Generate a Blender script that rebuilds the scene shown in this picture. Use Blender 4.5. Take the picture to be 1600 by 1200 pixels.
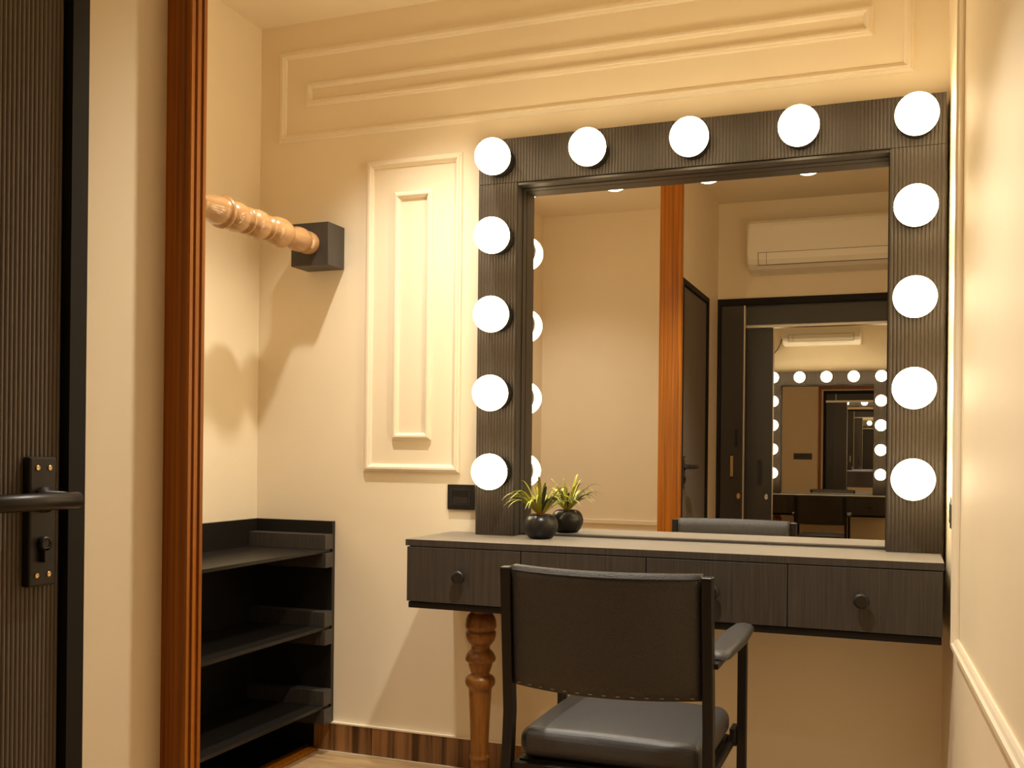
import bpy, bmesh, math, random
from mathutils import Vector, Matrix

# ------------------------------------------------------------------ scene reset
for o in list(bpy.data.objects):
    bpy.data.objects.remove(o, do_unlink=True)
scene = bpy.context.scene
C = scene.collection
PI = math.pi
rnd = random.Random(7)

# ------------------------------------------------------------------ camera
YAW, ROLL = 0.3640, 0.0106
cam_data = bpy.data.cameras.new('camera')
cam_data.sensor_fit = 'HORIZONTAL'
cam_data.sensor_width = 36.0
cam_data.lens = 36.0 * 1591.22 / 1600.0
cam_data.shift_y = (705.775 - 600.0) / 1600.0
cam_data.clip_start = 0.01
cam = bpy.data.objects.new('camera', cam_data)
C.objects.link(cam)
fw = Vector((-math.sin(YAW), math.cos(YAW), 0))
rt = Vector((math.cos(YAW), math.sin(YAW), 0))
up = Vector((0, 0, 1))
cx = math.cos(ROLL) * rt + math.sin(ROLL) * up
cy = -math.sin(ROLL) * rt + math.cos(ROLL) * up
cam.matrix_world = Matrix(((cx.x, cy.x, -fw.x, 2.0778),
                           (cx.y, cy.y, -fw.y, -2.98),
                           (cx.z, cy.z, -fw.z, 1.0083),
                           (0, 0, 0, 1)))
scene.camera = cam

# ------------------------------------------------------------------ world, exposure, sampling limits
world = bpy.data.worlds.new('world')
scene.world = world
world.use_nodes = True
world.node_tree.nodes['Background'].inputs[0].default_value = (1.0, 0.86, 0.66, 1)
world.node_tree.nodes['Background'].inputs[1].default_value = 0.0
vs = scene.view_settings
vs.view_transform = 'Standard'
vs.look = 'None'
vs.gamma = 1.0
vs.use_curve_mapping = False
vs.exposure = 1.6
cyc = scene.cycles
cyc.max_bounces = 20
cyc.diffuse_bounces = 6
cyc.glossy_bounces = 16
cyc.transmission_bounces = 4
cyc.sample_clamp_indirect = 5.0
cyc.use_denoising = True

BULB_L = 4.6
SPOT_W = 26.0
SPOT_COL = (1.0, 0.92, 0.78)

# ------------------------------------------------------------------ materials
def new_mat(name):
    m = bpy.data.materials.new(name)
    m.use_nodes = True
    nt = m.node_tree
    b = nt.nodes['Principled BSDF']
    return m, nt, b

def node(nt, typ, **kw):
    n = nt.nodes.new(typ)
    for k_, v in kw.items():
        setattr(n, k_, v)
    return n

def plain(name, col, rough=0.5, metal=0.0, spec=0.5, coat=0.0, noise=0.0, nscale=40.0, bump=0.0, bscale=200.0):
    m, nt, b = new_mat(name)
    b.inputs['Base Color'].default_value = (*col, 1)
    b.inputs['Roughness'].default_value = rough
    b.inputs['Metallic'].default_value = metal
    b.inputs['Specular IOR Level'].default_value = spec
    b.inputs['Coat Weight'].default_value = coat
    tc = node(nt, 'ShaderNodeTexCoord')
    if noise > 0:
        nz = node(nt, 'ShaderNodeTexNoise')
        nz.inputs['Scale'].default_value = nscale
        nz.inputs['Detail'].default_value = 4
        nt.links.new(tc.outputs['Object'], nz.inputs['Vector'])
        mx = node(nt, 'ShaderNodeMix', data_type='RGBA')
        mx.inputs['A'].default_value = (*[c * (1 - noise) for c in col], 1)
        mx.inputs['B'].default_value = (*[min(1, c * (1 + noise)) for c in col], 1)
        nt.links.new(nz.outputs['Fac'], mx.inputs['Factor'])
        nt.links.new(mx.outputs['Result'], b.inputs['Base Color'])
    if bump > 0:
        nb = node(nt, 'ShaderNodeTexNoise')
        nb.inputs['Scale'].default_value = bscale
        nb.inputs['Detail'].default_value = 3
        nt.links.new(tc.outputs['Object'], nb.inputs['Vector'])
        bp = node(nt, 'ShaderNodeBump')
        bp.inputs['Strength'].default_value = bump
        bp.inputs['Distance'].default_value = 0.002
        nt.links.new(nb.outputs['Fac'], bp.inputs['Height'])
        nt.links.new(bp.outputs['Normal'], b.inputs['Normal'])
    return m

def grain(name, dark, light, stretch=(60, 60, 3), rough=0.4, coat=0.0, bump=0.15, contrast=(0.35, 0.65), detail=6, spec=0.5):
    """streaked wood or laminate: noise squeezed across the grain"""
    m, nt, b = new_mat(name)
    tc = node(nt, 'ShaderNodeTexCoord')
    mp = node(nt, 'ShaderNodeMapping')
    mp.inputs['Scale'].default_value = stretch
    nt.links.new(tc.outputs['Object'], mp.inputs['Vector'])
    nz = node(nt, 'ShaderNodeTexNoise')
    nz.inputs['Scale'].default_value = 1.0
    nz.inputs['Detail'].default_value = detail
    nz.inputs['Roughness'].default_value = 0.6
    nt.links.new(mp.outputs['Vector'], nz.inputs['Vector'])
    cr = node(nt, 'ShaderNodeValToRGB')
    cr.color_ramp.elements[0].position = contrast[0]
    cr.color_ramp.elements[0].color = (*dark, 1)
    cr.color_ramp.elements[1].position = contrast[1]
    cr.color_ramp.elements[1].color = (*light, 1)
    nt.links.new(nz.outputs['Fac'], cr.inputs['Fac'])
    nt.links.new(cr.outputs['Color'], b.inputs['Base Color'])
    b.inputs['Roughness'].default_value = rough
    b.inputs['Coat Weight'].default_value = coat
    b.inputs['Specular IOR Level'].default_value = spec
    if bump > 0:
        bp = node(nt, 'ShaderNodeBump')
        bp.inputs['Strength'].default_value = bump
        bp.inputs['Distance'].default_value = 0.001
        nt.links.new(nz.outputs['Fac'], bp.inputs['Height'])
        nt.links.new(bp.outputs['Normal'], b.inputs['Normal'])
    return m

M = {}
WALLC = (0.905, 0.795, 0.610)
M['wall'] = plain('cream_wall_paint', WALLC, 0.42, spec=0.4, noise=0.03, nscale=6, bump=0.06, bscale=60)
M['wall_gloss'] = plain('cream_gloss_paint', WALLC, 0.55, spec=0.10, noise=0.03, nscale=6, bump=0.10, bscale=14)
M['trim'] = plain('cream_trim_paint', (0.90, 0.80, 0.63), 0.35, noise=0.02)
M['ceil'] = plain('ceiling_paint', (0.905, 0.81, 0.635), 0.6, noise=0.02, nscale=5)
M['black'] = grain('charcoal_laminate', (0.038, 0.032, 0.027), (0.062, 0.053, 0.045), (260, 260, 6), 0.42, bump=0.25)
M['black_top'] = grain('charcoal_laminate_top', (0.038, 0.032, 0.027), (0.062, 0.053, 0.045), (260, 6, 260), 0.42, bump=0.12, spec=1.0)
M['flute'] = plain('charcoal_fluted_laminate', (0.050, 0.039, 0.030), 0.45, spec=0.3, noise=0.15, nscale=90)
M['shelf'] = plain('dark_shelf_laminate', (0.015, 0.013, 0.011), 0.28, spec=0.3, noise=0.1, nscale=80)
M['door'] = plain('charcoal_fluted_door', (0.130, 0.108, 0.088), 0.42, noise=0.1, nscale=60)
M['frame'] = plain('black_door_frame', (0.010, 0.008, 0.007), 0.6, spec=0.25, noise=0.1)
M['gloss'] = plain('black_lacquer', (0.040, 0.036, 0.033), 0.34, noise=0.06)
M['metal'] = plain('black_metal', (0.022, 0.018, 0.016), 0.38, metal=0.3)
M['brass'] = plain('brass', (0.80, 0.58, 0.28), 0.28, metal=1.0)
M['chrome'] = plain('chrome', (0.80, 0.80, 0.80), 0.18, metal=1.0)
M['alu'] = plain('brushed_aluminium', (0.62, 0.56, 0.47), 0.35, metal=0.9)
M['orange'] = grain('varnished_orange_wood', (0.15, 0.040, 0.0015), (0.52, 0.170, 0.006), (110, 110, 1.2), 0.34, coat=0.0, bump=0.1, contrast=(0.3, 0.7), spec=0.35)
M['leg'] = grain('turned_teak', (0.17, 0.062, 0.006), (0.30, 0.115, 0.014), (60, 60, 5), 0.36, coat=0.1, bump=0.05)
M['rail'] = grain('pale_varnished_wood', (0.36, 0.19, 0.075), (0.47, 0.27, 0.115), (50, 6, 50), 0.25, coat=0.4, bump=0.03)
M['base'] = grain('brown_wood_look_tile', (0.060, 0.023, 0.006), (0.34, 0.165, 0.06), (30, 30, 1.2), 0.35, bump=0.05, contrast=(0.38, 0.62))
M['plank'] = grain('light_oak_plank', (0.30, 0.175, 0.075), (0.60, 0.41, 0.21), (3.0, 26, 26), 0.35, bump=0.05, contrast=(0.3, 0.7))
M['leather'] = plain('charcoal_woven_vinyl', (0.036, 0.033, 0.031), 0.48, noise=0.7, nscale=300, bump=0.9, bscale=360)
M['seat'] = plain('charcoal_leather', (0.052, 0.052, 0.056), 0.40, noise=0.15, nscale=220, bump=0.25, bscale=500)
M['tube'] = plain('black_powder_coat', (0.011, 0.009, 0.008), 0.40, spec=0.35)
M['stitch'] = plain('grey_thread', (0.30, 0.27, 0.23), 0.8)
M['ac'] = plain('white_plastic', (0.90, 0.85, 0.74), 0.35, noise=0.01)
M['ac_dark'] = plain('grey_plastic', (0.25, 0.22, 0.18), 0.5)
M['switch'] = plain('black_switch_plastic', (0.014, 0.012, 0.011), 0.28)
M['switch2'] = plain('black_rocker_plastic', (0.024, 0.021, 0.020), 0.35)
M['white'] = plain('white_plastic_trunking', (0.85, 0.80, 0.70), 0.35)
M['pot'] = plain('black_glazed_pot', (0.014, 0.012, 0.011), 0.30)
M['soil'] = plain('orange_brown_bark', (0.30, 0.10, 0.02), 0.9, noise=0.6, nscale=120)
M['leafa'] = plain('yellow_green_leaf', (0.36, 0.36, 0.035), 0.45, noise=0.25, nscale=50)
M['leafb'] = plain('dark_olive_leaf', (0.055, 0.052, 0.022), 0.5, noise=0.25, nscale=50)
M['cable'] = plain('brown_cable', (0.20, 0.12, 0.06), 0.5)

M['black_top'].node_tree.nodes['Principled BSDF'].inputs['Sheen Weight'].default_value = 1.0
M['black_top'].node_tree.nodes['Principled BSDF'].inputs['Sheen Roughness'].default_value = 0.35
# mirror
m, nt, b = new_mat('mirror_silver')
b.inputs['Base Color'].default_value = (0.97, 0.955, 0.93, 1)
b.inputs['Metallic'].default_value = 1.0
b.inputs['Roughness'].default_value = 0.0
M['mirror'] = m

# glowing opal globe, evenly bright all round
m, nt, b = new_mat('opal_globe')
b.inputs['Base Color'].default_value = (0.35, 0.32, 0.27, 1)
b.inputs['Roughness'].default_value = 0.35
b.inputs['Emission Color'].default_value = (1.0, 0.79, 0.47, 1)
b.inputs['Emission Strength'].default_value = BULB_L
M['globe'] = m

m = plain('downlight_lens', (0.9, 0.88, 0.82), 0.3)
M['lens'] = m

# ------------------------------------------------------------------ mesh helpers
def V(*a):
    return Vector(a)

def bbox(bm, x0, x1, y0, y1, z0, z1, bev=0.0, seg=2):
    if x0 > x1: x0, x1 = x1, x0
    if y0 > y1: y0, y1 = y1, y0
    if z0 > z1: z0, z1 = z1, z0
    r = bmesh.ops.create_cube(bm, size=1.0)
    vs_ = r['verts']
    for v in vs_:
        v.co = Vector(((v.co.x + .5) * (x1 - x0) + x0, (v.co.y + .5) * (y1 - y0) + y0, (v.co.z + .5) * (z1 - z0) + z0))
    if bev > 0:
        es = list({e for v in vs_ for e in v.link_edges})
        bmesh.ops.bevel(bm, geom=es, offset=bev, segments=seg, affect='EDGES', profile=0.5)
    return bm

def lathe(bm, prof, n=28, mat=None, caps=True):
    """revolve (r, h) about local Z, then transform by mat"""
    mat = mat or Matrix.Identity(4)
    rings = []
    for r, h in prof:
        rings.append([bm.verts.new(mat @ Vector((r * math.cos(2 * PI * i / n), r * math.sin(2 * PI * i / n), h))) for i in range(n)])
    for a, b_ in zip(rings, rings[1:]):
        for i in range(n):
            f = bm.faces.new((a[i], a[(i + 1) % n], b_[(i + 1) % n], b_[i]))
            f.smooth = True
    if caps:
        bm.faces.new(rings[0][::-1])
        bm.faces.new(rings[-1])
    return bm

def tube(bm, pts, r, n=12, closed_ends=True):
    pts = [Vector(p) for p in pts]
    rings = []
    prev = None
    for i, p in enumerate(pts):
        d = (pts[min(i + 1, len(pts) - 1)] - pts[max(i - 1, 0)]).normalized()
        a = Vector((0, 0, 1)) if abs(d.z) < .9 else Vector((1, 0, 0))
        if prev is not None:
            a = prev
        u = (a - d * a.dot(d)).normalized()
        w_ = d.cross(u)
        prev = u
        rr = r[i] if isinstance(r, (list, tuple)) else r
        rings.append([bm.verts.new(p + (u * math.cos(2 * PI * j / n) + w_ * math.sin(2 * PI * j / n)) * rr) for j in range(n)])
    for a, b_ in zip(rings, rings[1:]):
        for j in range(n):
            f = bm.faces.new((a[j], a[(j + 1) % n], b_[(j + 1) % n], b_[j]))
            f.smooth = True
    if closed_ends:
        bm.faces.new(rings[0][::-1])
        bm.faces.new(rings[-1])
    return bm

def sweep_square(bm, pts, sx, sy, bev=0.0):
    """square tube through points that run mostly along Z; section sx by sy"""
    rings = []
    for p in pts:
        p = Vector(p)
        rings.append([bm.verts.new(p + Vector((a * sx / 2, b_ * sy / 2, 0))) for a, b_ in ((-1, -1), (1, -1), (1, 1), (-1, 1))])
    for a, b_ in zip(rings, rings[1:]):
        for j in range(4):
            bm.faces.new((a[j], a[(j + 1) % 4], b_[(j + 1) % 4], b_[j]))
    bm.faces.new(rings[0][::-1])
    bm.faces.new(rings[-1])
    if bev > 0:
        bmesh.ops.bevel(bm, geom=[e for e in bm.edges], offset=bev, segments=1, affect='EDGES')
    return bm

def prism(bm, poly, axis, a0, a1):
    """extrude a closed polygon of 2-D points along an axis: 'x' poly=(y,z); 'y' poly=(x,z); 'z' poly=(x,y)"""
    def mk(p, t):
        if axis == 'x': return Vector((t, p[0], p[1]))
        if axis == 'y': return Vector((p[0], t, p[1]))
        return Vector((p[0], p[1], t))
    A = [bm.verts.new(mk(p, a0)) for p in poly]
    B = [bm.verts.new(mk(p, a1)) for p in poly]
    n = len(poly)
    for i in range(n):
        bm.faces.new((A[i], A[(i + 1) % n], B[(i + 1) % n], B[i]))
    bm.faces.new(A[::-1])
    bm.faces.new(B)
    return bm

def fluted(bm, u0, u1, z0, z1, face, depth, pitch, back, axis='x', sign=-1):
    """slab whose front carries rounded vertical ribs. axis: direction the ribs repeat along.
    front lies at `face`, pushed out by `depth` in direction sign, back plane at `back`"""
    n = max(2, int(round((u1 - u0) / pitch)))
    segs = 5
    pts = []
    for i in range(n):
        for s in range(segs):
            t = s / segs
            u = u0 + (u1 - u0) * (i + t) / n
            pts.append((u, face + sign * depth * math.sin(PI * t) ** 0.7))
    pts.append((u1, face))
    loop = pts + [(u1, back), (u0, back)]
    if axis == 'x':
        prism(bm, loop, 'z', z0, z1)
    else:
        prism(bm, [(v, u) for u, v in loop], 'z', z0, z1)
    return bm

def fin(name, bm, mat, parent=None, smooth=None, sy=1, loc=None):
    if sy < 0:
        for v in bm.verts:
            v.co.y = -v.co.y
    bmesh.ops.recalc_face_normals(bm, faces=bm.faces[:])
    me = bpy.data.meshes.new(name)
    bm.to_mesh(me)
    bm.free()
    if smooth:
        for p in me.polygons:
            p.use_smooth = True
    o = bpy.data.objects.new(name, me)
    C.objects.link(o)
    if mat is not None:
        me.materials.append(M[mat] if isinstance(mat, str) else mat)
    if parent is not None:
        o.parent = parent
    if loc is not None:
        o.location = loc
    return o

def box(name, x0, x1, y0, y1, z0, z1, mat, parent=None, bev=0.0, sy=1):
    return fin(name, bbox(bmesh.new(), x0, x1, y0, y1, z0, z1, bev), mat, parent, sy=sy)

def tag(o, label, cat=None, group=None, kind=None):
    o['label'] = label
    if cat: o['category'] = cat
    if group: o['group'] = group
    if kind: o['kind'] = kind
    return o

def thing(name, label, cat, loc=(0, 0, 0), rz=0.0, group=None, kind=None):
    o = bpy.data.objects.new(name, None)
    o.empty_display_size = 0.05
    C.objects.link(o)
    o.location = loc
    o.rotation_euler = (0, 0, rz)
    return tag(o, label, cat, group, kind)

def copy_tree(o, parent=None):
    c = o.copy()
    C.objects.link(c)
    c.parent = parent
    for ch in list(o.children):
        if ch.name in C.objects:
            copy_tree(ch, c)
    return c

def panel_trim(bm, u0, u1, z0, z1, width=0.030, proud=0.013):
    """mitred rectangular picture moulding in the plane y=0, proud towards -y; runs outside edge u0..u1, z0..z1"""
    prof = [(0.0, 0.0), (0.0, 0.40), (0.10, 0.62), (0.30, 0.72), (0.36, 1.0), (0.62, 1.0), (0.70, 0.70), (0.88, 0.50), (1.0, 0.28), (1.0, 0.0)]
    loops = []
    for t, h in prof:
        d = t * width
        y = -h * proud
        loops.append([bm.verts.new((u0 + d, y, z0 + d)), bm.verts.new((u1 - d, y, z0 + d)),
                      bm.verts.new((u1 - d, y, z1 - d)), bm.verts.new((u0 + d, y, z1 - d))])
    n = len(loops)
    for i in range(n):
        a, b_ = loops[i], loops[(i + 1) % n]
        for j in range(4):
            bm.faces.new((a[j], a[(j + 1) % 4], b_[(j + 1) % 4], b_[j]))
    return bm

# ------------------------------------------------------------------ room shell
H = 2.46
YB = -3.0          # face of the wall that holds the sliding door
YB2 = -3.12        # its other face
X1 = 1.08          # face of the partition with the black door
SK = 0.042         # the right wall runs slightly out of square
def xr(y): return 2.19 - SK * y
YO = -7.52         # far wall of the room opposite
ZO = -0.12         # its floor lies a step lower

# floor: slab + separate planks
fl = box('floor', -0.10, 2.45, YB2, 0.10, -0.16, -0.012, 'plank')
tag(fl, 'light oak plank floor of the dressing room', 'floor', kind='structure')
pl_meshes = []
def plank(x0, x1, y0, y1):
    o = box('plank', 0, x1 - x0, 0, y1 - y0, 0, 0.011, 'plank', fl, bev=0.001)
    o.location = (x0, y0, -0.0115)
    return o
pw, plen = 0.19, 1.2
row = 0
y = 0.0
while y > YB2 + 0.02:
    y0 = max(YB2, y - pw)
    off = (row * 0.47) % plen
    x = 0.0
    xe = min(xr(y), xr(y0)) - 0.004 if y0 > YB - 0.001 else 2.26
    cuts = [0.0] + [c for c in [off + plen * i for i in range(-1, 4)] if 0.05 < c < xe - 0.05] + [xe]
    for a, b_ in zip(cuts, cuts[1:]):
        plank(a + 0.0008, b_ - 0.0008, y0 + 0.0008, y - 0.0008)
    y = y0
    row += 1

tag(box('ceiling', -0.10, 2.45, YB2, 0.10, H, H + 0.08, 'ceil'), 'smooth cream ceiling over the dressing room', 'ceiling', kind='structure')
tag(box('wall_front', -0.10, 2.45, 0.0, 0.10, -0.16, H, 'wall'), 'cream wall behind the lit vanity mirror', 'wall', kind='structure')
tag(box('wall_left', -0.10, 0.0, YB2, 0.0, -0.16, H, 'wall'), 'cream side wall of the closet recess above the dark shelves', 'wall', kind='structure')
bm = prism(bmesh.new(), [(xr(0), 0), (xr(YB2), YB2), (xr(YB2) + 0.1, YB2), (xr(0) + 0.1, 0)], 'z', -0.16, H)
tag(fin('wall_right', bm, 'wall_gloss'), 'glossy cream wall beside the vanity with raised panel moulding', 'wall', kind='structure')

# wall with the sliding door, opening x 1.07..2.27, z..1.905
bm = bmesh.new()
bbox(bm, 0.0, 1.07, YB2, YB, -0.16, H)
bbox(bm, 1.07, 2.27, YB2, YB, 1.905, H)
bbox(bm, 2.27, xr(YB), YB2, YB, -0.16, H)
tag(fin('wall_back', bm, 'wall'), 'cream wall holding the black sliding door and the air conditioner', 'wall', kind='structure')

# partition with the black fluted door
DY0, DY1, DZ = -2.665, -1.942, 1.862
bm = bmesh.new()
bbox(bm, 1.02, X1, DY1, -1.781, 0.0, H)
bbox(bm, 1.02, X1, YB, DY0, 0.0, H)
bbox(bm, 1.02, X1, DY0, DY1, DZ, H)
tag(fin('wall_partition', bm, 'wall'), 'thin cream partition between the closet recess and the dressing room', 'wall', kind='structure')

# varnished post that caps the partition
bm = bmesh.new()
prof = [(1.018, -1.741), (1.018, -1.781), (1.119, -1.781), (1.1215, -1.778), (1.1215, -1.771), (1.1185, -1.769),
        (1.1185, -1.7665), (1.1215, -1.765), (1.1215, -1.757), (1.1185, -1.755), (1.1185, -1.7525), (1.1215, -1.751), (1.1215, -1.744), (1.119, -1.741)]
prism(bm, prof, 'z', 0.0, H)
tag(fin('trim_1', bm, 'orange'), 'tall varnished orange brown wooden post capping the partition beside the closet', 'post', kind='structure')

# panel mouldings on the front wall
def front_trim(name, u0, u1, z0, z1, label, wd=0.030, pr=0.013):
    return tag(fin(name, panel_trim(bmesh.new(), u0, u1, z0, z1, wd, pr), 'trim'), label, 'moulding', kind='structure')
front_trim('trim_2', 0.078, 2.104, 2.055, 2.366, 'long outer rectangular moulding on the wall above the vanity mirror', 0.028)
front_trim('trim_3', 0.184, 1.996, 2.170, 2.252, 'long narrow inner moulding inside the frieze above the mirror', 0.024)
front_trim('trim_4', 0.420, 0.765, 0.938, 1.962, 'tall outer rectangular moulding between closet rail and mirror', 0.026)
front_trim('trim_5', 0.523, 0.662, 1.044, 1.852, 'slim inner moulding inside the tall wall panel', 0.022)

# right wall moulding (in the plane of the skewed wall)
bm = panel_trim(bmesh.new(), 0.40, 2.45, 0.555, 2.30, 0.034, 0.016)
ang = math.atan2(-1, SK)
o = fin('trim_6', bm, 'trim')
ux = Vector((SK, -1, 0)).normalized()
o.matrix_world = Matrix(((ux.x, -ux.y * -1 * -1, 0, xr(0) - 0.0005), (ux.y, ux.x, 0, 0), (0, 0, 1, 0), (0, 0, 0, 1)))
tag(o, 'raised rectangular panel moulding on the glossy wall beside the vanity', 'moulding', kind='structure')

# low rail moulding on the closet part of the back wall
bm = bmesh.new()
bbox(bm, 0.0, 1.019, YB, YB + 0.014, 0.578, 0.606, 0.004)
tag(fin('trim_7', bm, 'trim'), 'slim cream rail moulding low on the closet back wall', 'moulding', kind='structure')

# tiled skirting on the front wall
bb = thing('baseboard_front', 'brown wood look tile skirting under the vanity', 'baseboard', kind='structure')
cuts = [0.243, 0.463, 1.063, 1.663, 2.187]
for a, b_ in zip(cuts, cuts[1:]):
    o = box('tile', 0, b_ - a - 0.002, -0.012, 0, 0.0, 0.094, 'base', bb, bev=0.001)
    o.location = (a + 0.001, 0, 0.0)
box('cap_bead', 0.243, 2.187, -0.013, 0, 0.0945, 0.0995, 'trim', bb)
box('floor_bead', 0.262, 2.187, -0.0155, -0.0125, 0.0, 0.004, 'trim', bb)
# strip at the edge of the closet floor
tag(fin('trim_8', bbox(bmesh.new(), 0.212, 0.262, -1.70, -0.014, 0.0, 0.010, 0.002), 'orange'), 'brown wooden threshold strip on the floor in front of the shelves', 'threshold', kind='structure')

# ------------------------------------------------------------------ room opposite (seen in the mirror)
XOL, XOR = -0.20, 2.60
tag(box('floor_opposite', XOL - .1, XOR + .1, YO - .1, YB2, ZO - 0.16, ZO, 'plank'), 'wood floor of the opposite dressing room beyond the sliding door', 'floor', kind='structure')
tag(box('ceiling_opposite', XOL - .1, XOR + .1, YO - .1, YB2, H, H + .08, 'ceil'), 'cream ceiling of the opposite dressing room', 'ceiling', kind='structure')
tag(box('wall_opposite_far', XOL - .1, XOR + .1, YO - .1, YO, ZO, H, 'wall'), 'cream wall behind the second vanity in the opposite room', 'wall', kind='structure')
tag(box('wall_opposite_left', XOL - .1, XOL, YO, YB2, ZO, H, 'wall'), 'cream side wall of the opposite room on the closet side', 'wall', kind='structure')
tag(box('wall_opposite_right', XOR, XOR + .1, YO, YB2, ZO, H, 'wall'), 'cream side wall of the opposite room away from the closet', 'wall', kind='structure')
tag(box('wall_opposite_return', XOL, -0.10, YB2, YB2 + .1, ZO, H, 'wall'), 'cream wall stub beside the sliding door wall in the opposite room', 'wall', kind='structure')
tag(box('wall_opposite_end', xr(YB2) + .1, XOR, YB2, YB2 + .1, ZO, H, 'wall'), 'cream wall end by the sliding door in the opposite room', 'wall', kind='structure')

# wooden casing on the far side of the sliding door
bm = bmesh.new()
bbox(bm, 1.005, 1.045, YB2 - 0.016, YB2 - 0.0005, ZO, 1.965)
bbox(bm, 1.045, 2.295, YB2 - 0.016, YB2 - 0.0005, 1.925, 1.965)
bbox(bm, 2.295, 2.335, YB2 - 0.016, YB2 - 0.0005, ZO, 1.965)
tag(fin('trim_9', bm, 'orange'), 'orange brown wooden casing around the sliding door in the opposite room', 'casing', kind='structure')

# ------------------------------------------------------------------ black fluted door in the partition
d = thing('door_1', 'black fluted door with lever handle in the partition', 'door', (X1, DY1, 0), kind='structure')
W_ = DY1 - DY0
bm = bmesh.new()
bbox(bm, -0.055, 0.010, -0.028, 0.0, 0, DZ)
bbox(bm, -0.055, 0.010, -W_, -W_ + 0.028, 0, DZ)
bbox(bm, -0.055, 0.010, -W_ + 0.028, -0.028, DZ - 0.028, DZ)
fin('door_frame', bm, 'frame', d)
leaf = fin('door_leaf', fluted(bmesh.new(), -W_ + 0.030, -0.030, 0.006, DZ - 0.031, -0.004, 0.0022, 0.0068, -0.045, axis='y', sign=1), 'door', d)
hy = -2.0105 - DY1
pl = fin('handle_plate', bbox(bmesh.new(), -0.0035, 0.010, hy - 0.0215, hy + 0.0215, 0.836, 0.996, 0.003), 'metal', d)
for sy_ in (-0.0095, 0.0095):
    for sz in (0.850, 0.982):
        bm = lathe(bmesh.new(), [(0.0036, 0), (0.0036, 0.0010), (0.0018, 0.0016), (0.0009, 0.0008)], 14, Matrix.Translation((0.0100, hy + sy_, sz)) @ Matrix.Rotation(PI / 2, 4, 'Y'))
        fin('screw', bm, 'brass', pl)
bm = bmesh.new()
lathe(bm, [(0.016, 0), (0.016, 0.006), (0.0115, 0.008), (0.0105, 0.038)], 20, Matrix.Translation((0.010, hy, 0.943)) @ Matrix.Rotation(PI / 2, 4, 'Y'))
lathe(bm, [(0.0085, -0.004), (0.0105, -0.002), (0.0105, 0.130), (0.0085, 0.132)], 20, Matrix.Translation((0.050, hy + 0.012, 0.943)) @ Matrix.Rotation(PI / 2, 4, 'X'))
tag(fin('lever_handle', bm, 'metal', d), 'round black lever handle')
bm = bmesh.new()
lathe(bm, [(0.0085, 0), (0.0085, 0.008), (0.0055, 0.008), (0.0050, 0.0068)], 20, Matrix.Translation((0.010, hy - 0.001, 0.889)) @ Matrix.Rotation(PI / 2, 4, 'Y'))
bbox(bm, 0.010, 0.018, hy - 0.0050, hy + 0.0030, 0.866, 0.884, 0.001)
fin('lock_cylinder', bm, 'metal', d)

# ------------------------------------------------------------------ black sliding door in the back wall
s = thing('door_2', 'black lacquered sliding door standing open under the air conditioner', 'door', (1.07, YB, 0), kind='structure')
def sb(x0, x1, y0, y1, z0, z1): return (x0 - 1.07, x1 - 1.07, y0 - YB, y1 - YB, z0, z1)
bm = bmesh.new()
bbox(bm, *sb(1.0705, 1.100, -3.128, -2.990, 0.0, 1.868))
bbox(bm, *sb(2.240, 2.2695, -3.128, -2.990, 0.0, 1.868))
bbox(bm, *sb(1.0705, 2.2695, -3.128, -2.990, 1.868, 1.9045))
fin('door_frame', bm, 'frame', s)
fin('track_fascia', bbox(bmesh.new(), *sb(1.238, 2.239, -3.052, -3.034, 1.757, 1.867), 0.001), 'gloss', s)
fin('track_rail', bbox(bmesh.new(), *sb(1.101, 2.239, -3.122, -3.060, 1.742, 1.770), 0.001), 'alu', s)
l1 = fin('door_leaf', bbox(bmesh.new(), *sb(1.101, 1.228, -3.036, -3.008, 0.006, 1.866), 0.001), 'gloss', s)
fin('edge_strip', bbox(bmesh.new(), *sb(1.2285, 1.2372, -3.036, -3.006, 0.006, 1.866), 0.0008), 'alu', l1)
l2 = fin('door_leaf', bbox(bmesh.new(), *sb(1.205, 1.386, -3.110, -3.078, 0.006, 1.740), 0.001), 'gloss', s)
fin('edge_strip', bbox(bmesh.new(), *sb(1.3865, 1.390, -3.110, -3.076, 0.006, 1.740), 0.0006), 'alu', l2)
def flush_pull(parent, x0, x1, z0, z1, yf, inner):
    bm = bmesh.new()
    t_ = 0.004
    bbox(bm, *sb(x0, x1, yf, yf + 0.005, z0, z0 + 0.012))
    bbox(bm, *sb(x0, x1, yf, yf + 0.005, z1 - 0.006, z1))
    bbox(bm, *sb(x0, x0 + t_, yf, yf + 0.005, z0 + 0.012, z1 - 0.006))
    bbox(bm, *sb(x1 - t_, x1, yf, yf + 0.005, z0 + 0.012, z1 - 0.006))
    fin('pull_rim', bm, 'metal', parent)
    fin('pull_cup', bbox(bmesh.new(), *sb(x0 + t_, x1 - t_, yf, yf + 0.0015, z0 + 0.012, z1 - 0.006)), inner, parent)
flush_pull(l1, 1.155, 1.180, 0.866, 1.004, -3.008, 'brass')
fin('latch_plate', bbox(bmesh.new(), *sb(1.184, 1.201, -3.008, -3.003, 1.050, 1.148), 0.002), 'metal', l1)
flush_pull(l2, 1.306, 1.332, 0.826, 0.973, -3.078, 'metal')
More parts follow.
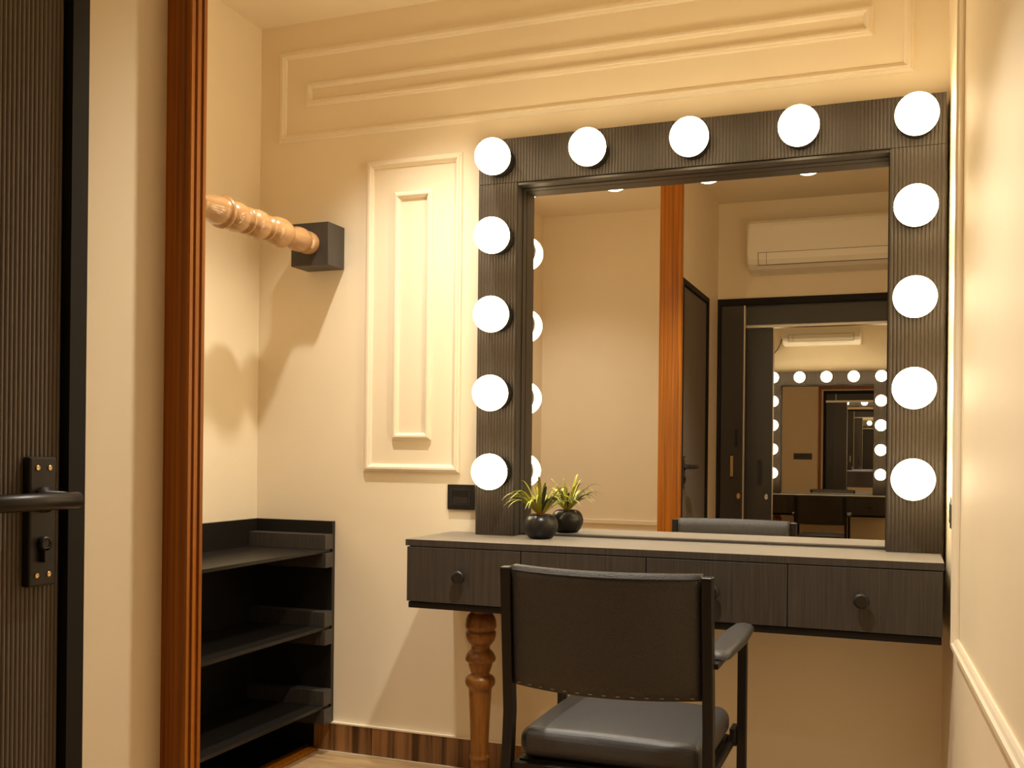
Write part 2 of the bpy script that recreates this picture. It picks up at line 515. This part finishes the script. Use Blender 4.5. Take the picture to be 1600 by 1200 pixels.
for par, x_, z_, yf, mt in ((l1, 1.207, 0.766, -3.008, 'brass'), (l2, 1.356, 0.763, -3.078, 'chrome')):
    bm = lathe(bmesh.new(), [(0.010, 0), (0.010, 0.003), (0.0075, 0.004), (0.006, 0.0025)], 20,
               Matrix.Translation((x_ - 1.07, yf - YB, z_)) @ Matrix.Diagonal((1, 1, 1.7, 1)) @ Matrix.Rotation(-PI / 2, 4, 'X'))
    bbox(bm, x_ - 1.07 - .0015, x_ - 1.07 + .0015, yf - YB + .002, yf - YB + .0038, z_ - .008, z_ + .008)
    fin('keyhole', bm, mt, par)

# ------------------------------------------------------------------ vanity mirror with globe bulbs
def globe_mesh():
    bm = bmesh.new()
    R = 0.054
    prof = [(R * math.sin(a), R * math.cos(a)) for a in [PI * i / 40 * 0.80 for i in range(1, 41)]]
    prof = [(0.0005, R)] + prof
    lathe(bm, prof, 32)
    bmesh.ops.recalc_face_normals(bm, faces=bm.faces[:])
    me = bpy.data.meshes.new('globe_bulb')
    bm.to_mesh(me); bm.free()
    me.materials.append(M['globe'])
    return me
def socket_mesh():
    bm = bmesh.new()
    lathe(bm, [(0.043, -0.0720), (0.045, -0.0700), (0.045, -0.034), (0.041, -0.030)], 32)
    lathe(bm, [(0.0022, 0), (0.0022, 0.0020)], 8, Matrix.Translation((0.0445, 0, -0.055)) @ Matrix.Rotation(PI / 2, 4, 'Y'))
    bmesh.ops.recalc_face_normals(bm, faces=bm.faces[:])
    me = bpy.data.meshes.new('socket')
    bm.to_mesh(me); bm.free()
    me.materials.append(M['frame'])
    return me
GLOBE, SOCKET = globe_mesh(), socket_mesh()

def vanity_mirror(label, loc, sy, xL, xi, xo, xR, zd, zi, zt, bulbs):
    """xL..xR outer frame, xi..xo opening, zd table top, zi top of opening, zt top of frame; front is -y when sy=1"""
    t = thing('vanity_mirror', label, 'mirror', loc, group=None)
    F = -0.088
    fin('frame_side', fluted(bmesh.new(), xL, xi, zd, zi + 0.006, F, 0.0022, 0.0098, -0.0), 'flute', t, sy=sy)
    fin('frame_side', fluted(bmesh.new(), xo, xR, zd, zi + 0.006, F, 0.0022, 0.0098, -0.0), 'flute', t, sy=sy)
    fin('frame_top', fluted(bmesh.new(), xL, xR, zi + 0.0075, zt, F, 0.0022, 0.0098, -0.0), 'flute', t, sy=sy)
    # stepped lining of the opening
    bm = bmesh.new()
    for (a, d0, d1) in ((0.0012, F + 0.004, -0.042), (0.004, -0.042, -0.012)):
        bbox(bm, xi, xi + a, d0, d1, zd, zi - a)
        bbox(bm, xo - a, xo, d0, d1, zd, zi - a)
        bbox(bm, xi, xo, d0, d1, zi - a, zi + 0.0055)
    bbox(bm, xi + 0.004, xo - 0.004, -0.030, -0.012, zd, zd + 0.006)
    fin('inner_lining', bm, 'black', t, sy=sy)
    fin('mirror_glass', bbox(bmesh.new(), xi, xo, -0.0100, -0.0015, zd, zi), 'mirror', t, sy=sy)
    for (bx_, bz_) in bulbs:
        g = bpy.data.objects.new('globe_bulb', GLOBE)
        C.objects.link(g)
        g.parent = t
        g.location = (bx_, -0.162 * sy, bz_)
        g.rotation_euler = (PI / 2 * sy, 0, 0)
        k_ = bpy.data.objects.new('socket', SOCKET)
        C.objects.link(k_)
        k_.parent = g
    return t

x0, dx, z0, dz = 0.932, 0.2945, 1.8895, 0.2355
bulbs = [(x0 + dx * i, z0) for i in range(5)] + [(x0, z0 - dz * i) for i in range(1, 5)] + [(x0 + 4 * dx, z0 - dz * i) for i in range(1, 5)]
vanity_mirror('large dressing mirror with thirteen glowing globe bulbs behind the plant pot', (0, 0, 0), 1, 0.858, 0.984, 2.046, 2.183, 0.7525, 1.820, 1.962, bulbs)
x0b, dxb = 0.900, 0.2515
bulbs_b = [(x0b + dxb * i, 1.768) for i in range(5)] + [(x0b, 1.768 - dz * i) for i in range(1, 5)] + [(x0b + 4 * dxb, 1.768 - dz * i) for i in range(1, 5)]
vanity_mirror('second bulb lit dressing mirror in the opposite room, seen through the sliding door', (0, YO, 0), -1, 0.826, 0.968, 1.838, 1.985, 0.6225, 1.690, 1.826, bulbs_b)

# ------------------------------------------------------------------ dressing table
def dressing_table(label, loc, sy, xl, xe, zt, cuts, legx):
    t = thing('dressing_table', label, 'table', loc)
    D = -0.332
    top_ = fin('table_top', bbox(bmesh.new(), xl + 0.0015, xe, D + 0.0015, -0.001, zt - 0.018, zt, 0.0008), 'black_top', t, sy=sy)
    bm = bmesh.new()
    bbox(bm, xl, xe, D, D + 0.0014, zt - 0.018, zt - 0.0002)
    bbox(bm, xl, xl + 0.0014, D + 0.0014, -0.001, zt - 0.018, zt - 0.0002)
    fin('edge_band', bm, 'black', top_, sy=sy)
    bm = bmesh.new()
    bbox(bm, xl + 0.004, xe - 0.002, D + 0.020, -0.001, zt - 0.180, zt - 0.0185)
    fin('carcass', bm, 'black', t, sy=sy)
    fin('base_strip', bbox(bmesh.new(), xl + 0.008, xe - 0.004, D + 0.006, -0.001, zt - 0.198, zt - 0.1805, 0.001), 'frame', t, sy=sy)
    for a, b_ in zip(cuts, cuts[1:]):
        dr = fin('drawer', bbox(bmesh.new(), a + 0.0012, b_ - 0.0012, D, D + 0.0195, zt - 0.178, zt - 0.021, 0.001), 'black', t, sy=sy)
        kx = (a + b_) / 2 - 0.004
        bm = lathe(bmesh.new(), [(0.007, 0), (0.007, 0.012), (0.0170, 0.016), (0.0190, 0.020), (0.0185, 0.0255), (0.013, 0.0280)], 22,
                   Matrix.Translation((kx, D, zt - 0.100)) @ Matrix.Rotation(PI / 2, 4, 'X'))
        fin('knob', bm, 'metal', dr, sy=sy)
    zf = zt - 0.198
    s_ = zf / 0.553
    P = [(0.0335, 0.553), (0.0330, 0.537), (0.0315, 0.534), (0.0330, 0.531), (0.040, 0.524), (0.0450, 0.512), (0.0468, 0.496), (0.0455, 0.487), (0.0405, 0.4825), (0.0405, 0.4785),
         (0.0455, 0.476), (0.0450, 0.464), (0.041, 0.452), (0.034, 0.442), (0.029, 0.437), (0.0275, 0.430), (0.0285, 0.425), (0.034, 0.420), (0.041, 0.411), (0.0450, 0.401), (0.0450, 0.394),
         (0.041, 0.389), (0.0365, 0.3865), (0.0362, 0.384), (0.0345, 0.376), (0.0300, 0.362), (0.0285, 0.358), (0.0270, 0.3555), (0.0285, 0.3525), (0.0300, 0.3505), (0.038, 0.346), (0.0435, 0.339), (0.0448, 0.330),
         (0.0430, 0.321), (0.0370, 0.314), (0.0345, 0.311), (0.0335, 0.300), (0.0315, 0.260), (0.0292, 0.215), (0.0272, 0.160), (0.0262, 0.122), (0.0262, 0.114), (0.0290, 0.111), (0.0298, 0.107), (0.0290, 0.103), (0.0255, 0.100),
         (0.0245, 0.080), (0.0225, 0.040), (0.0235, 0.020), (0.0240, 0.006), (0.0215, 0.0005)]
    base = 0.0 if sy > 0 else ZO
    hh = zf - base
    P = [(r, base + h / 0.553 * hh) for r, h in reversed(P)]
    fin('turned_leg', lathe(bmesh.new(), P, 32, Matrix.Translation((legx, -0.205, 0))), 'leg', t, sy=sy)
    return t
dressing_table('charcoal four drawer dressing table carrying the plant pot, one turned wooden leg', (0, 0, 0), 1, 0.742, 2.180, 0.752, [0.746, 1.098, 1.452, 1.816, 2.178], 0.928)
dressing_table('dark dressing table under the second mirror in the opposite room', (0, YO, 0), -1, 0.760, 1.985, 0.622, [0.764, 1.07, 1.37, 1.68, 1.983], 0.955)

# ------------------------------------------------------------------ chair
def make_chair(label, loc, rz):
    t = thing('armchair', label, 'chair', loc, rz, 'vanity chairs')
    # rear uprights run from the floor to the top of the back and lean backwards
    for sx in (-1, 1):
        fin('rear_leg', sweep_square(bmesh.new(), [(sx * 0.222, -0.262, 0), (sx * 0.220, -0.212, 0.36), (sx * 0.219, -0.208, 0.44), (sx * 0.2185, -0.238, 0.758)], 0.022, 0.030, 0.002), 'tube', t)
        fin('front_leg', sweep_square(bmesh.new(), [(sx * 0.2290, 0.200, 0), (sx * 0.2290, 0.200, 0.566)], 0.022, 0.022, 0.002), 'tube', t)
        # armrest: steel bar and padded top
        bm = bmesh.new()
        bbox(bm, sx * 0.2290 - 0.009, sx * 0.2290 + 0.009, -0.214, 0.211, 0.5665, 0.5775, 0.001)
        ar = fin('arm_bar', bm, 'tube', t)
        bm = bmesh.new()
        n = 16
        rings = []
        for i in range(n + 1):
            u = i / n
            yy = -0.175 + 0.415 * u
            wd = 0.027 * (1 - 0.12 * math.cos(2 * PI * u)) * (0.80 if i in (0, n) else 1.0)
            zt_ = 0.600 - 0.012 * (u - 0.5) ** 2 * 4 * 0.5
            if i in (0, n): zt_ -= 0.006
            sec = [(-1, 0.5785), (-1.0, zt_ - 0.008), (-0.72, zt_ - 0.001), (0, zt_ + 0.002), (0.72, zt_ - 0.001), (1.0, zt_ - 0.008), (1, 0.5785)]
            rings.append([bm.verts.new((sx * 0.2290 + a * wd, yy, zz)) for a, zz in sec])
        for a, b_ in zip(rings, rings[1:]):
            for j in range(len(a)):
                bm.faces.new((a[j], a[(j + 1) % len(a)], b_[(j + 1) % len(a)], b_[j]))
        bm.faces.new(rings[0][::-1]); bm.faces.new(rings[-1])
        fin('armrest', bm, 'seat', t, smooth=True)
        box('side_rail', sx * 0.2060 - 0.007, sx * 0.2060 + 0.007, -0.196, 0.186, 0.304, 0.322, 'tube', t, 0.001)
        box('side_bracket', sx * 0.2065, sx * 0.2185, 0.150, 0.205, 0.318, 0.352, 'tube', t, 0.001)
    box('rear_rail', -0.209, 0.209, -0.222, -0.204, 0.308, 0.328, 'tube', t, 0.001)
    box('front_rail', -0.217, 0.217, 0.190, 0.208, 0.300, 0.322, 'tube', t, 0.001)
    # seat cushion
    bm = bmesh.new()
    nx, ny = 20, 18
    def ztop(u, v):
        e = max(abs(u), abs(v))
        return 0.398 + 0.016 * (1 - u * u) * (1 - v * v)
    sx_, y0_, y1_ = 0.2040, -0.198, 0.185
    bbox(bm, -sx_, sx_, y0_, y1_, 0.3305, 0.398, 0.027, 6)
    for v in bm.verts:
        u = v.co.x / sx_
        w_ = (v.co.y - (y0_ + y1_) / 2) / ((y1_ - y0_) / 2)
    geom = [f for f in bm.faces if abs(f.normal.z - 1) < 1e-3 or f.calc_center_median().z > 0.3975]
    top = max(bm.faces, key=lambda f: f.calc_center_median().z + f.calc_area())
    bmesh.ops.subdivide_edges(bm, edges=[e for e in bm.edges], cuts=3, use_grid_fill=True)
    for v in bm.verts:
        if v.co.z > 0.385:
            u = v.co.x / sx_
            w_ = (v.co.y - (y0_ + y1_) / 2) / ((y1_ - y0_) / 2)
            v.co.z += 0.016 * max(0, 1 - u * u) * max(0, 1 - w_ * w_)
    fin('seat', bm, 'seat', t, smooth=True)
    bm = bmesh.new()
    bbox(bm, -0.200, 0.200, -0.195, 0.182, 0.3225, 0.3300)
    fin('seat_board', bm, 'tube', t)
    # curved padded back between the uprights
    bm = bmesh.new()
    nu, nv = 24, 10
    def lean(z_): return -0.208 - 0.030 * (z_ - 0.44) / 0.318
    def bow(u): return -0.056 * (1 - u * u)
    hw = 0.2055
    fr, bk = [], []
    for j in range(nv + 1):
        v = j / nv
        rf, rb = [], []
        for i in range(nu + 1):
            u = -1 + 2 * i / nu
            z_ = 0.500 + 0.262 * v
            edge = min(1, (1 - abs(u)) * 9) ** 0.5 * min(1, min(v, 1 - v) * 7 + 0.0) ** 0.5
            th = 0.019 + 0.012 * edge
            yc = lean(z_) + bow(u) + 0.004
            rf.append(bm.verts.new((u * hw, yc + th, z_)))
            rb.append(bm.verts.new((u * hw, yc - 0.010 - 0.004 * edge, z_)))
        fr.append(rf); bk.append(rb)
    for j in range(nv):
        for i in range(nu):
            bm.faces.new((fr[j][i], fr[j][i + 1], fr[j + 1][i + 1], fr[j + 1][i]))
            bm.faces.new((bk[j][i], bk[j + 1][i], bk[j + 1][i + 1], bk[j][i + 1]))
    for j in range(nv):
        bm.faces.new((fr[j][0], fr[j + 1][0], bk[j + 1][0], bk[j][0]))
        bm.faces.new((fr[j][nu], bk[j][nu], bk[j + 1][nu], fr[j + 1][nu]))
    for i in range(nu):
        bm.faces.new((fr[0][i], bk[0][i], bk[0][i + 1], fr[0][i + 1]))
        bm.faces.new((fr[nv][i], fr[nv][i + 1], bk[nv][i + 1], bk[nv][i]))
    back = fin('backrest', bm, 'leather', t, smooth=True)
    # piping along the top and stitches along the lower hem
    pts = [(u * hw * 0.985, lean(0.752) + bow(u) - 0.0085, 0.7525) for u in [-1 + i / 12 for i in range(25)]]
    fin('piping', tube(bmesh.new(), pts, 0.0022, 8), 'leather', back)
    bm = bmesh.new()
    for i in range(14):
        u = -0.92 + 1.84 * i / 13
        z_ = 0.5065
        yy = lean(z_) + bow(u) - 0.0088
        bbox(bm, u * hw - 0.004, u * hw + 0.004, yy - 0.0012, yy, z_ - 0.0006, z_ + 0.0006)
    st = fin('stitching', bm, 'stitch', back)
    st['kind'] = 'stuff'
    return t
chair = make_chair('charcoal upholstered armchair with black steel frame drawn up to the four drawer table', (1.497, -0.668, 0), 0.0)
ch2 = copy_tree(chair)
ch2.location = (1.410, -6.850, ZO)
ch2.rotation_euler = (0, 0, PI)
tag(ch2, 'black armchair drawn up to the dressing table in the opposite room', 'chair', 'vanity chairs')

# ------------------------------------------------------------------ closet shelves
sh = thing('shelf_unit', 'low black open shelf unit with three shelves in the closet recess', 'shelf', (0, 0, 0))
YS = -1.30
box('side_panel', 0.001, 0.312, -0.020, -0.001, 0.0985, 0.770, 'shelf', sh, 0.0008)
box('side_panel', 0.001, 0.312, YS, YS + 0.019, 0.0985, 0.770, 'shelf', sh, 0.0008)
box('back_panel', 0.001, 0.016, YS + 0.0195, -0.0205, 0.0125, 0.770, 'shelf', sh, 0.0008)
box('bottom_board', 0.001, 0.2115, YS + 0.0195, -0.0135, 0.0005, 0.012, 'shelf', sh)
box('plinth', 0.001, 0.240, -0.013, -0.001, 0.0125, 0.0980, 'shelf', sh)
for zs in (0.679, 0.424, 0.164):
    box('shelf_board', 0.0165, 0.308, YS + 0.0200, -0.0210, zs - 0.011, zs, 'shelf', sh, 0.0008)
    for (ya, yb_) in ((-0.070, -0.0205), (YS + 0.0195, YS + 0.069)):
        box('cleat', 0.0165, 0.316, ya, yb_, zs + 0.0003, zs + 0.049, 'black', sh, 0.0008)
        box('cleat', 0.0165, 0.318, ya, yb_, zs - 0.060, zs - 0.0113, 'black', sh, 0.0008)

# ------------------------------------------------------------------ clothes rail
cr = thing('clothes_rail', 'turned pale wooden clothes rail on black block brackets above the shelves', 'clothes rail', (0, 0, 0))
box('bracket', 0.196, 0.336, -0.105, -0.001, 1.610, 1.750, 'black', cr, 0.0015)
box('bracket', 0.001, 0.336, -1.405, -1.300, 1.610, 1.750, 'black', cr, 0.0015)
end = [(0.036, 0.104), (0.037, 0.110), (0.037, 0.130), (0.030, 0.1335), (0.030, 0.1365), (0.036, 0.140), (0.0395, 0.152), (0.0400, 0.166), (0.037, 0.182), (0.029, 0.197), (0.0240, 0.206), (0.0240, 0.213),
       (0.030, 0.218), (0.039, 0.228), (0.0450, 0.244), (0.0465, 0.262), (0.0440, 0.282), (0.036, 0.299), (0.0270, 0.3055), (0.0270, 0.3085), (0.0370, 0.3105), (0.0385, 0.315), (0.0370, 0.3195), (0.0270, 0.3220), (0.0270, 0.325),
       (0.0370, 0.331), (0.0430, 0.344), (0.0445, 0.360), (0.0420, 0.377), (0.0350, 0.389), (0.0270, 0.3935), (0.0270, 0.397), (0.0390, 0.3995), (0.0405, 0.405), (0.0390, 0.4105), (0.0270, 0.413), (0.0270, 0.416),
       (0.0370, 0.423), (0.0430, 0.436), (0.0440, 0.452), (0.0410, 0.469), (0.0340, 0.481), (0.0280, 0.4855), (0.0280, 0.489), (0.0440, 0.4915), (0.0475, 0.496), (0.0475, 0.501), (0.0440, 0.5055), (0.0380, 0.508), (0.0405, 0.516), (0.0405, 0.526), (0.037, 0.546), (0.0330, 0.562), (0.0312, 0.585), (0.0305, 0.62)]
end = [(r, 0.104 + (h - 0.104) * 1.17) for r, h in end]
full = end + [(r, 1.405 - h) for r, h in reversed(end)]
fin('rail', lathe(bmesh.new(), full, 36, Matrix.Translation((0.268, 0, 1.682)) @ Matrix.Rotation(PI / 2, 4, 'X')), 'rail', cr)

# ------------------------------------------------------------------ switches
def switch_plate(label, loc, rz, w_, h_, nrock):
    t = thing('switch_plate', label, 'switch', loc, rz)
    fin('plate', bbox(bmesh.new(), -w_ / 2, w_ / 2, -0.009, -0.0006, -h_ / 2, h_ / 2, 0.002), 'switch', t)
    bm = bmesh.new()
    a, b_ = w_ / 2 - 0.014, h_ / 2 - 0.014
    bbox(bm, -a, a, -0.0115, -0.009, -b_, -b_ + .004); bbox(bm, -a, a, -0.0115, -0.009, b_ - .004, b_)
    bbox(bm, -a, -a + .004, -0.0115, -0.009, -b_ + .004, b_ - .004); bbox(bm, a - .004, a, -0.0115, -0.009, -b_ + .004, b_ - .004)
    fin('bezel', bm, 'switch2', t)
    ww = (2 * a - 0.010) / nrock
    for i in range(nrock):
        xx = -a + 0.005 + ww * i
        bm = prism(bmesh.new(), [(-0.009, -b_ + .0055), (-0.0125, -b_ + .0055), (-0.0105, 0), (-0.0115, b_ - .0055), (-0.009, b_ - .0055)], 'x', xx + .0008, xx + ww - .0008)
        fin('rocker', bm, 'switch', t)
    return t
switch_plate('small square black wall switch beside the mirror frame', (0.773, 0, 0.862), 0.0, 0.094, 0.080, 1)
ry = -0.345
switch_plate('narrow black switch on the glossy wall under white trunking', (xr(ry), ry, 0.872), -PI / 2 + math.atan(SK), 0.140, 0.078, 2)
switch_plate('wide black switch panel beside the wood cased door in the opposite room', (0.800, YB2, 0.986), 0.0, 0.250, 0.086, 6)

# white trunking above the switch on the right wall
cc = thing('cable_trunking', 'slim white cable trunking running down to the switch on the glossy wall', 'trunking', (xr(ry), ry, 0.915), -PI / 2 + math.atan(SK))
fin('channel', bbox(bmesh.new(), -0.010, 0.010, -0.008, -0.0006, 0.018, H - 0.917, 0.001), 'white', cc)
fin('end_cap', bbox(bmesh.new(), -0.032, 0.032, -0.013, -0.0006, 0.0, 0.0175, 0.002), 'white', cc)

# ------------------------------------------------------------------ air conditioners
def air_con(label, loc, w_, hgt):
    t = thing('air_conditioner', label, 'air conditioner', loc, group=None)
    D = 0.205
    # side profile (y forward from the wall, z)
    pr = [(0.0006, 0.0), (0.110, 0.0), (0.150, 0.010), (0.184, 0.034), (0.200, 0.062), (D, 0.100), (D, hgt - 0.040), (0.200, hgt - 0.022), (0.185, hgt - 0.006), (0.170, hgt), (0.0006, hgt)]
    bm = prism(bmesh.new(), pr, 'x', 0, w_)
    es = [e for e in bm.edges if abs(e.verts[0].co.x - e.verts[1].co.x) < 1e-6]
    bmesh.ops.bevel(bm, geom=es, offset=0.010, segments=3, affect='EDGES')
    fin('casing', bm, 'ac', t)
    # louvre: sits on the sloping lower front
    def quadstrip(x0, x1, o_, m_=0.0):
        b2 = bmesh.new()
        pts = [(0.1875 - m_ * 0.5, 0.030 - m_), (0.2000, 0.056), (0.2058, 0.092 + m_)]
        A = []
        for yy, zz in pts:
            A.append([b2.verts.new((x0, yy + o_, zz)), b2.verts.new((x1, yy + o_, zz)), b2.verts.new((x1, yy - 0.006, zz)), b2.verts.new((x0, yy - 0.006, zz))])
        for a, b_ in zip(A, A[1:]):
            for j in range(4):
                b2.faces.new((a[j], a[(j + 1) % 4], b_[(j + 1) % 4], b_[j]))
        b2.faces.new(A[0][::-1]); b2.faces.new(A[-1])
        return b2
    fin('louvre_gap', quadstrip(0.0585, 0.6705 * w_ / 0.735, 0.0008, 0.0035), 'ac_dark', t)
    fin('louvre', quadstrip(0.063, 0.1035, 0.0030), 'ac', t)
    fin('louvre', quadstrip(0.1065, 0.666 * w_ / 0.735, 0.0030), 'ac', t)
    bm = bmesh.new()
    for i in range(5):
        bbox(bm, 0.02, w_ - 0.02, 0.040 + i * 0.025, 0.052 + i * 0.025, hgt - 0.0005, hgt + 0.002)
    fin('intake_grille', bm, 'ac_dark', t)
    return t
air_con('cream white split air conditioner on the wall above the black sliding door', (1.272, YB, 2.030), 0.815, 0.280)
ac2 = air_con('smaller looking white air conditioner above the second mirror in the opposite room', (0.985, YO, 2.085), 0.735, 0.270)
pts = [(0.965, YO + 0.02, 2.16), (0.955, YO + 0.025, 2.12), (0.925, YO + 0.02, 2.06), (0.87, YO + 0.012, 2.00), (0.80, YO + 0.010, 1.95), (0.70, YO + 0.010, 1.91)]
tag(fin('drain_cable', tube(bmesh.new(), pts, 0.006, 8), 'cable'), 'thin brown cable curving down from the air conditioner in the opposite room', 'cable')

# ------------------------------------------------------------------ potted plant on the table
p = thing('potted_plant', 'small spiky green plant in a round black pot on the dressing table', 'plant', (1.088, -0.138, 0.7525))
prof = [(0.028, 0.0), (0.034, 0.002), (0.044, 0.014), (0.0505, 0.030), (0.0518, 0.042), (0.0490, 0.055), (0.0420, 0.066), (0.0350, 0.0715), (0.0315, 0.0725), (0.0300, 0.071), (0.0310, 0.066), (0.028, 0.062)]
pot = fin('pot', lathe(bmesh.new(), prof, 36), 'pot', p)
fin('soil', lathe(bmesh.new(), [(0.0295, 0.060), (0.0300, 0.066), (0.020, 0.0705), (0.004, 0.073)], 20), 'soil', p)
def leaf_mesh(length, rise, droop, wid, mat):
    bm = bmesh.new()
    n = 12
    rows = []
    for i in range(n + 1):
        u = i / n
        r = 0.006 + length * (u ** 0.85) * 0.92
        zz = rise * (1 - (1 - u) ** 1.9) - droop * u ** 2.6
        w_ = wid * (0.75 + 0.7 * math.sin(PI * min(1, u * 1.1))) * (1 - u ** 3) + 0.0003
        rows.append([bm.verts.new((r, -w_, zz + w_ * 0.45)), bm.verts.new((r, 0, zz)), bm.verts.new((r, w_, zz + w_ * 0.45))])
    for a, b_ in zip(rows, rows[1:]):
        for j in range(2):
            f = bm.faces.new((a[j], a[j + 1], b_[j + 1], b_[j]))
            f.smooth = True
    me = bpy.data.meshes.new('leaf')
    bm.to_mesh(me); bm.free()
    me.materials.append(M[mat])
    return me
kinds = [leaf_mesh(0.128, 0.092, 0.050, 0.0036, 'leafa'), leaf_mesh(0.112, 0.108, 0.040, 0.0038, 'leafa'), leaf_mesh(0.072, 0.120, 0.012, 0.0036, 'leafa'),
         leaf_mesh(0.118, 0.068, 0.046, 0.0036, 'leafa'), leaf_mesh(0.086, 0.070, 0.030, 0.0042, 'leafb'), leaf_mesh(0.060, 0.096, 0.012, 0.0040, 'leafb'), leaf_mesh(0.040, 0.118, 0.004, 0.0034, 'leafa')]
order = [0, 1, 4, 3, 2, 0, 5, 1, 3, 4, 2, 6, 0, 1, 5, 3, 2, 0, 4, 1, 6, 3, 0, 2, 5, 1, 4, 3, 0, 2, 1, 5, 3, 0, 4, 2, 3, 0, 3, 4, 0, 3, 1, 3, 0, 4, 3, 0]
for i, kx in enumerate(order):
    lf = bpy.data.objects.new('leaf', kinds[kx])
    C.objects.link(lf)
    lf.parent = p
    lf.location = (0, 0, 0.070)
    az = i * 2.39996 + rnd.uniform(-.15, .15)
    sc_ = rnd.uniform(0.88, 1.08)
    if math.sin(az) > 0.1: sc_ *= 1 - 0.30 * math.sin(az)          # leaves towards the glass are shorter
    if math.cos(az) < -0.5: sc_ *= 0.95
    lf.rotation_euler = (0, 0, az)
    lf.scale = (sc_, sc_, sc_)

# ------------------------------------------------------------------ recessed downlights (real lamps of the place)
def downlight(name, label, x_, y_, power, size_deg=95, blend=0.55, zc=H):
    t = thing(name, label, 'downlight', (x_, y_, zc), group='recessed ceiling downlights')
    fin('ring', lathe(bmesh.new(), [(0.036, -0.0005), (0.048, -0.0005), (0.048, -0.004), (0.040, -0.006), (0.036, -0.004)], 28, caps=False), 'white', t)
    fin('lens', lathe(bmesh.new(), [(0.0355, -0.0005), (0.0355, -0.0018), (0.001, -0.0019)], 28), 'lens', t)
    ld = bpy.data.lights.new('downlight_lamp', 'SPOT')
    ld.energy = power
    ld.color = SPOT_COL
    ld.spot_size = math.radians(size_deg)
    ld.spot_blend = blend
    ld.shadow_soft_size = 0.03
    lo = bpy.data.objects.new(name.replace('downlight', 'lamp'), ld)
    C.objects.link(lo)
    lo.parent = t
    lo.location = (0, 0, -0.012)
    return t
# its light throws the shadows of the rail bracket and of the table on the front wall
downlight('downlight_by_closet_offscreen', 'recessed round ceiling downlight near the closet shelves and tall wall panel', 0.70, -0.45, SPOT_W * 1.45, 96, 1.0)
# its neutral light lies on the seat, the arm pads and the top of the chair back
downlight('downlight_over_chair_offscreen', 'recessed round ceiling downlight above the armchair at the four drawer table', 1.52, -1.15, SPOT_W * 1.4)
# its light makes the bright scallop on the closet back wall seen in the mirror
downlight('downlight_in_closet_offscreen', 'recessed round ceiling downlight in the closet recess behind the wooden post', 0.25, -2.12, SPOT_W * 0.6, 118, 0.8)
